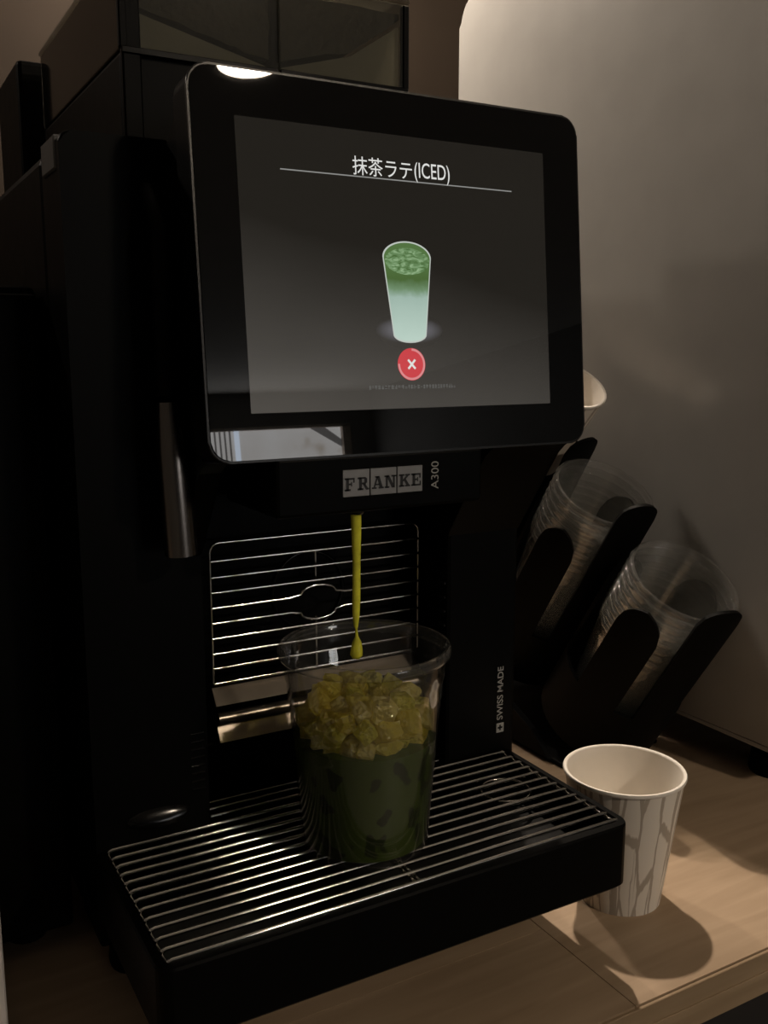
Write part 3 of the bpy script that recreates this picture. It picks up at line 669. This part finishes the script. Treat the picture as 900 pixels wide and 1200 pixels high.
# ice: each cube its own object, three shapes
ICEM = []
for k in range(4):
    b = bmesh.new(); bmesh.ops.create_cube(b, size=1); rk = random.Random(20 + k)
    for v in b.verts: v.co = Vector((v.co.x * rk.uniform(.8, 1.15), v.co.y * rk.uniform(.8, 1.15), v.co.z * rk.uniform(.7, 1.05)))
    bmesh.ops.bevel(b, geom=list(b.edges), offset=.15, segments=2, profile=.5, affect='EDGES')
    for v in b.verts: v.co += Vector((rk.uniform(-.06, .06), rk.uniform(-.06, .06), rk.uniform(-.06, .06)))
    me = bpy.data.meshes.new('ice_cube'); bmesh.ops.recalc_face_normals(b, faces=b.faces); b.to_mesh(me); b.free(); me.polygons.foreach_set('use_smooth', [True] * len(me.polygons)); me.set_sharp_from_angle(angle=math.radians(40)); ICEM.append(me)
ri = random.Random(11); placed = []; tries = 0
while len(placed) < 86 and tries < 40000:
    tries += 1
    z = ri.uniform(LZ - .002, .086); a = ri.uniform(0, 2 * PI); s = ri.choice((ri.uniform(.0085, .0125), ri.uniform(.0105, .0165)))
    rmax = .0392 + (z - .06) * .07 - s * .56; rr = rmax * math.sqrt(ri.uniform(0, 1))
    if z > .080 - .3 * (rr * .2): 
        if rr > .030: continue
    p = Vector((rr * math.cos(a), rr * math.sin(a), z))
    if all((p - q).length > (s + t) * .385 for q, t in placed): placed.append((p, s))
top = max(placed, key=lambda q: q[0].z)
for k, (p, s) in enumerate(placed):
    o = bpy.data.objects.new('ice_cube', ICEM[k % 4].copy()); C.objects.link(o)
    o.data.materials.clear(); o.data.materials.append(ICE[k % 3])
    o.location = Vector((cxp, cyp, ZB)) + p; o.scale = (s, s, s); o.rotation_euler = (ri.uniform(0, 6), ri.uniform(0, 6), ri.uniform(0, 6))
    tag(o, 'yellow-green ice cube heaped on the matcha in the clear cup', 'ice cube', 'ice cubes in the plastic cup')

zs = [.2835, .272, .255, .236, .226, .2195, .2185, .214, .2105, .206, .2035, .2015]
rs = [.0030, .0027, .0022, .0023, .0020, .0012, .0006, .0009, .0026, .0034, .0036, .0022]
so = obj('matcha_stream', tube([(.2356 + .0003 * math.sin(i), .449, z) for i, z in enumerate(zs)], rs, 14), STREAM, loc=(.2356, .449, .20))
tag(so, 'thin yellow-green stream of matcha pouring into the clear cup', 'drink')

# ------------------------------------------------------------------ paper cup on the counter
def paper_prof(): return [(0, .005), (.0262, .005), (.0265, 0), (.0275, 0), (.0392, .0885), (.0402, .0890), (.0408, .0903), (.0402, .0917), (.0390, .0915), (.0385, .0900), (.0270, .0065), (0, .0065)]
def paper_cup(name, label, loc, group=None, R=None):
    M = Matrix.Translation(Vector(loc)) @ (R or Matrix.Identity(4))
    t = thing(name, label, 'cup', loc, group)
    if R: t.rotation_euler = R.to_euler()
    def put(n, prof, m):
        b = lathe(prof, 56); me = bpy.data.meshes.new(n); bmesh.ops.recalc_face_normals(b, faces=b.faces); b.to_mesh(me); b.free(); me.materials.append(m)
        me.polygons.foreach_set('use_smooth', [True] * len(me.polygons)); me.set_sharp_from_angle(angle=math.radians(50))
        o = bpy.data.objects.new(n, me); C.objects.link(o); o.parent = t; return o
    put('sleeve', [(.0265, 0), (.0275, 0), (.0392, .0885), (.0386, .0885), (.0268, .0008), (.0265, 0)], BRANCH)
    put('lining', [(0, .006), (.0262, .006), (.0384, .0884), (.0384, .0900), (.0378, .0900), (.0262, .0068), (0, .0068)], CUPW)
    put('rim', [(.0384, .0884), (.0394, .0885), (.0404, .0892), (.0408, .0904), (.0403, .0916), (.0392, .0918), (.0382, .0912), (.0378, .0900), (.0384, .0884)], CUPW)
    return t
paper_cup('paper_cup', 'single white paper cup with taupe branch print on the counter', (.4378, .4475, .0))

# ------------------------------------------------------------------ cup dispenser with three leaning tubes
th = math.radians(33)
AX = Vector((0, -math.sin(th), math.cos(th))); BD = Vector((0, -math.cos(th), -math.sin(th))); EX = Vector((1, 0, 0))
RT = Matrix((( 1, 0, 0, 0), (0, math.cos(th), -math.sin(th), 0), (0, math.sin(th), math.cos(th), 0), (0, 0, 0, 1)))   # z axis -> AX
TUBES = [(Vector((.590, .547, .179)), .0520, .174), (Vector((.590, .644, .241)), .0500, .205), (Vector((.590, .702, .338)), .0500, .215)]
dp = thing('cup_dispenser', 'black cup dispenser with three leaning slotted tubes beside the machine', 'cup dispenser', (.59, .70, 0))
def stave(cen, R, a0, a1, l0, l1, t=.003, rnd_=.026, n=16):
    """curved strip of a tube wall between angles (0 = -X, 90 = underside), with rounded upper end"""
    b = bmesh.new(); A = [a0 + (a1 - a0) * i / n for i in range(n + 1)]; grid = []
    for a in A:
        d = -EX * math.cos(a) + BD * math.sin(a)
        wpos = min(a - a0, a1 - a) * R; top_ = l1
        if wpos < rnd_: top_ = l1 - rnd_ + math.sqrt(max(0, rnd_ ** 2 - (rnd_ - wpos) ** 2))
        col = []
        for rr in (R, R + t):
            col.append([b.verts.new(cen + d * rr + AX * l) for l in (l0, l0 + (top_ - l0) * .5, top_)])
        grid.append(col)
    for i in range(n):
        for j in (0, 1):
            for k in (0, 1): b.faces.new((grid[i][j][k], grid[i + 1][j][k], grid[i + 1][j][k + 1], grid[i][j][k + 1]))
        for k in (0, 2): b.faces.new((grid[i][0][k], grid[i + 1][0][k], grid[i + 1][1][k], grid[i][1][k]))
    for g_ in (grid[0], grid[-1]):
        for k in (0, 1): b.faces.new((g_[0][k], g_[0][k + 1], g_[1][k + 1], g_[1][k]))
    return b
for ti, (cen, R, Lb) in enumerate(TUBES):
    D = math.radians
    zb = -Lb
    tb = obj('tube', lathe([(R, zb), (R + .003, zb), (R + .003, zb + .062), (R, zb + .062), (R, zb)], 40, M=Matrix.Translation(cen) @ RT), BLACKM, dp)
    obj('tube_floor', lathe([(0, zb), (R, zb), (R, zb + .003), (0, zb + .003)], 32, M=Matrix.Translation(cen) @ RT), BLACKM, tb)
    obj('stave', stave(cen, R, D(0), D(42), zb + .06, (-.004, -.020, -.06)[ti]), BLACKM, tb)
    obj('stave', stave(cen, R, D((60, 60, 76)[ti]), D((104, 104, 120)[ti]), zb + .06, (.024, .032, -.026)[ti], rnd_=.019), BLACKM, tb)
    obj('stave', stave(cen, R, D(165), D(215), zb + .06, (-.02, -.02, -.07)[ti]), BLACKM, tb)
    obj('stave', stave(cen, R, D(250), D(300), zb + .06, (-.02, -.02, -.07)[ti]), BLACKM, tb)
# stand: foot plate, two raking side frames
obj('foot_plate', bbox(.532, .648, .62, .90, 0, .005, .002), BLACKM, dp)
for x in (.5275, .6470):
    obj('side_frame', prism([(x, .635, .0045), (x, .72, .0045), (x, .90, .17), (x, .86, .20), (x, .80, .13), (x, .74, .055), (x, .66, .025)], (.006, 0, 0), .001), BLACKM, dp)

SEGS = 40
def stack_cup_mesh():
    b = lathe([(0, .0012), (.034, 0), (.0360, .0025), (.0405, .060), (.0424, .0855), (.0434, .0875), (.0446, .0985), (.0448, .1085), (.0464, .1092), (.0476, .1110), (.0478, .1136), (.0470, .1154), (.0454, .1160), (.0442, .1150), (.0440, .1075), (.0436, .0985), (.0424, .0880)], SEGS)
    # fine ribs under the rim catch the light
    for v in b.verts:
        r = math.hypot(v.co.x, v.co.y)
        if .109 < v.co.z < .116 and r > .0460:
            a = math.atan2(v.co.y, v.co.x); k = 1 + .010 * math.cos(a * SEGS / 2); v.co.x *= k; v.co.y *= k
    bmesh.ops.recalc_face_normals(b, faces=b.faces)
    me = bpy.data.meshes.new('plastic_cup'); b.to_mesh(me); b.free(); me.materials.append(CLEARS)
    me.polygons.foreach_set('use_smooth', [True] * len(me.polygons)); return me
scm = stack_cup_mesh()
ORD = ['first', 'second', 'third', 'fourth', 'fifth', 'sixth', 'seventh', 'eighth', 'ninth']
for ti, nm, top_d in ((0, 'lowest', .006), (1, 'middle', .004)):
    cen = TUBES[ti][0]
    for k in range(8):
        o = bpy.data.objects.new('plastic_cup', scm); C.objects.link(o)
        o.location = cen + AX * (top_d - .1162 - k * .0083); o.rotation_euler = RT.to_euler()
        if k == 0: lab = 'outermost clear plastic cup of the stack in the %s dispenser tube' % nm
        else: lab = '%s clear plastic cup from the mouth of the %s dispenser tube' % (ORD[k], nm)
        tag(o, lab, 'cup', 'clear cups in the %s tube' % nm)
cen = TUBES[2][0]
paper_cup('paper_cup', 'white branch-print paper cup leaning in the highest dispenser tube', cen + AX * (.002 - .0917), None, RT)
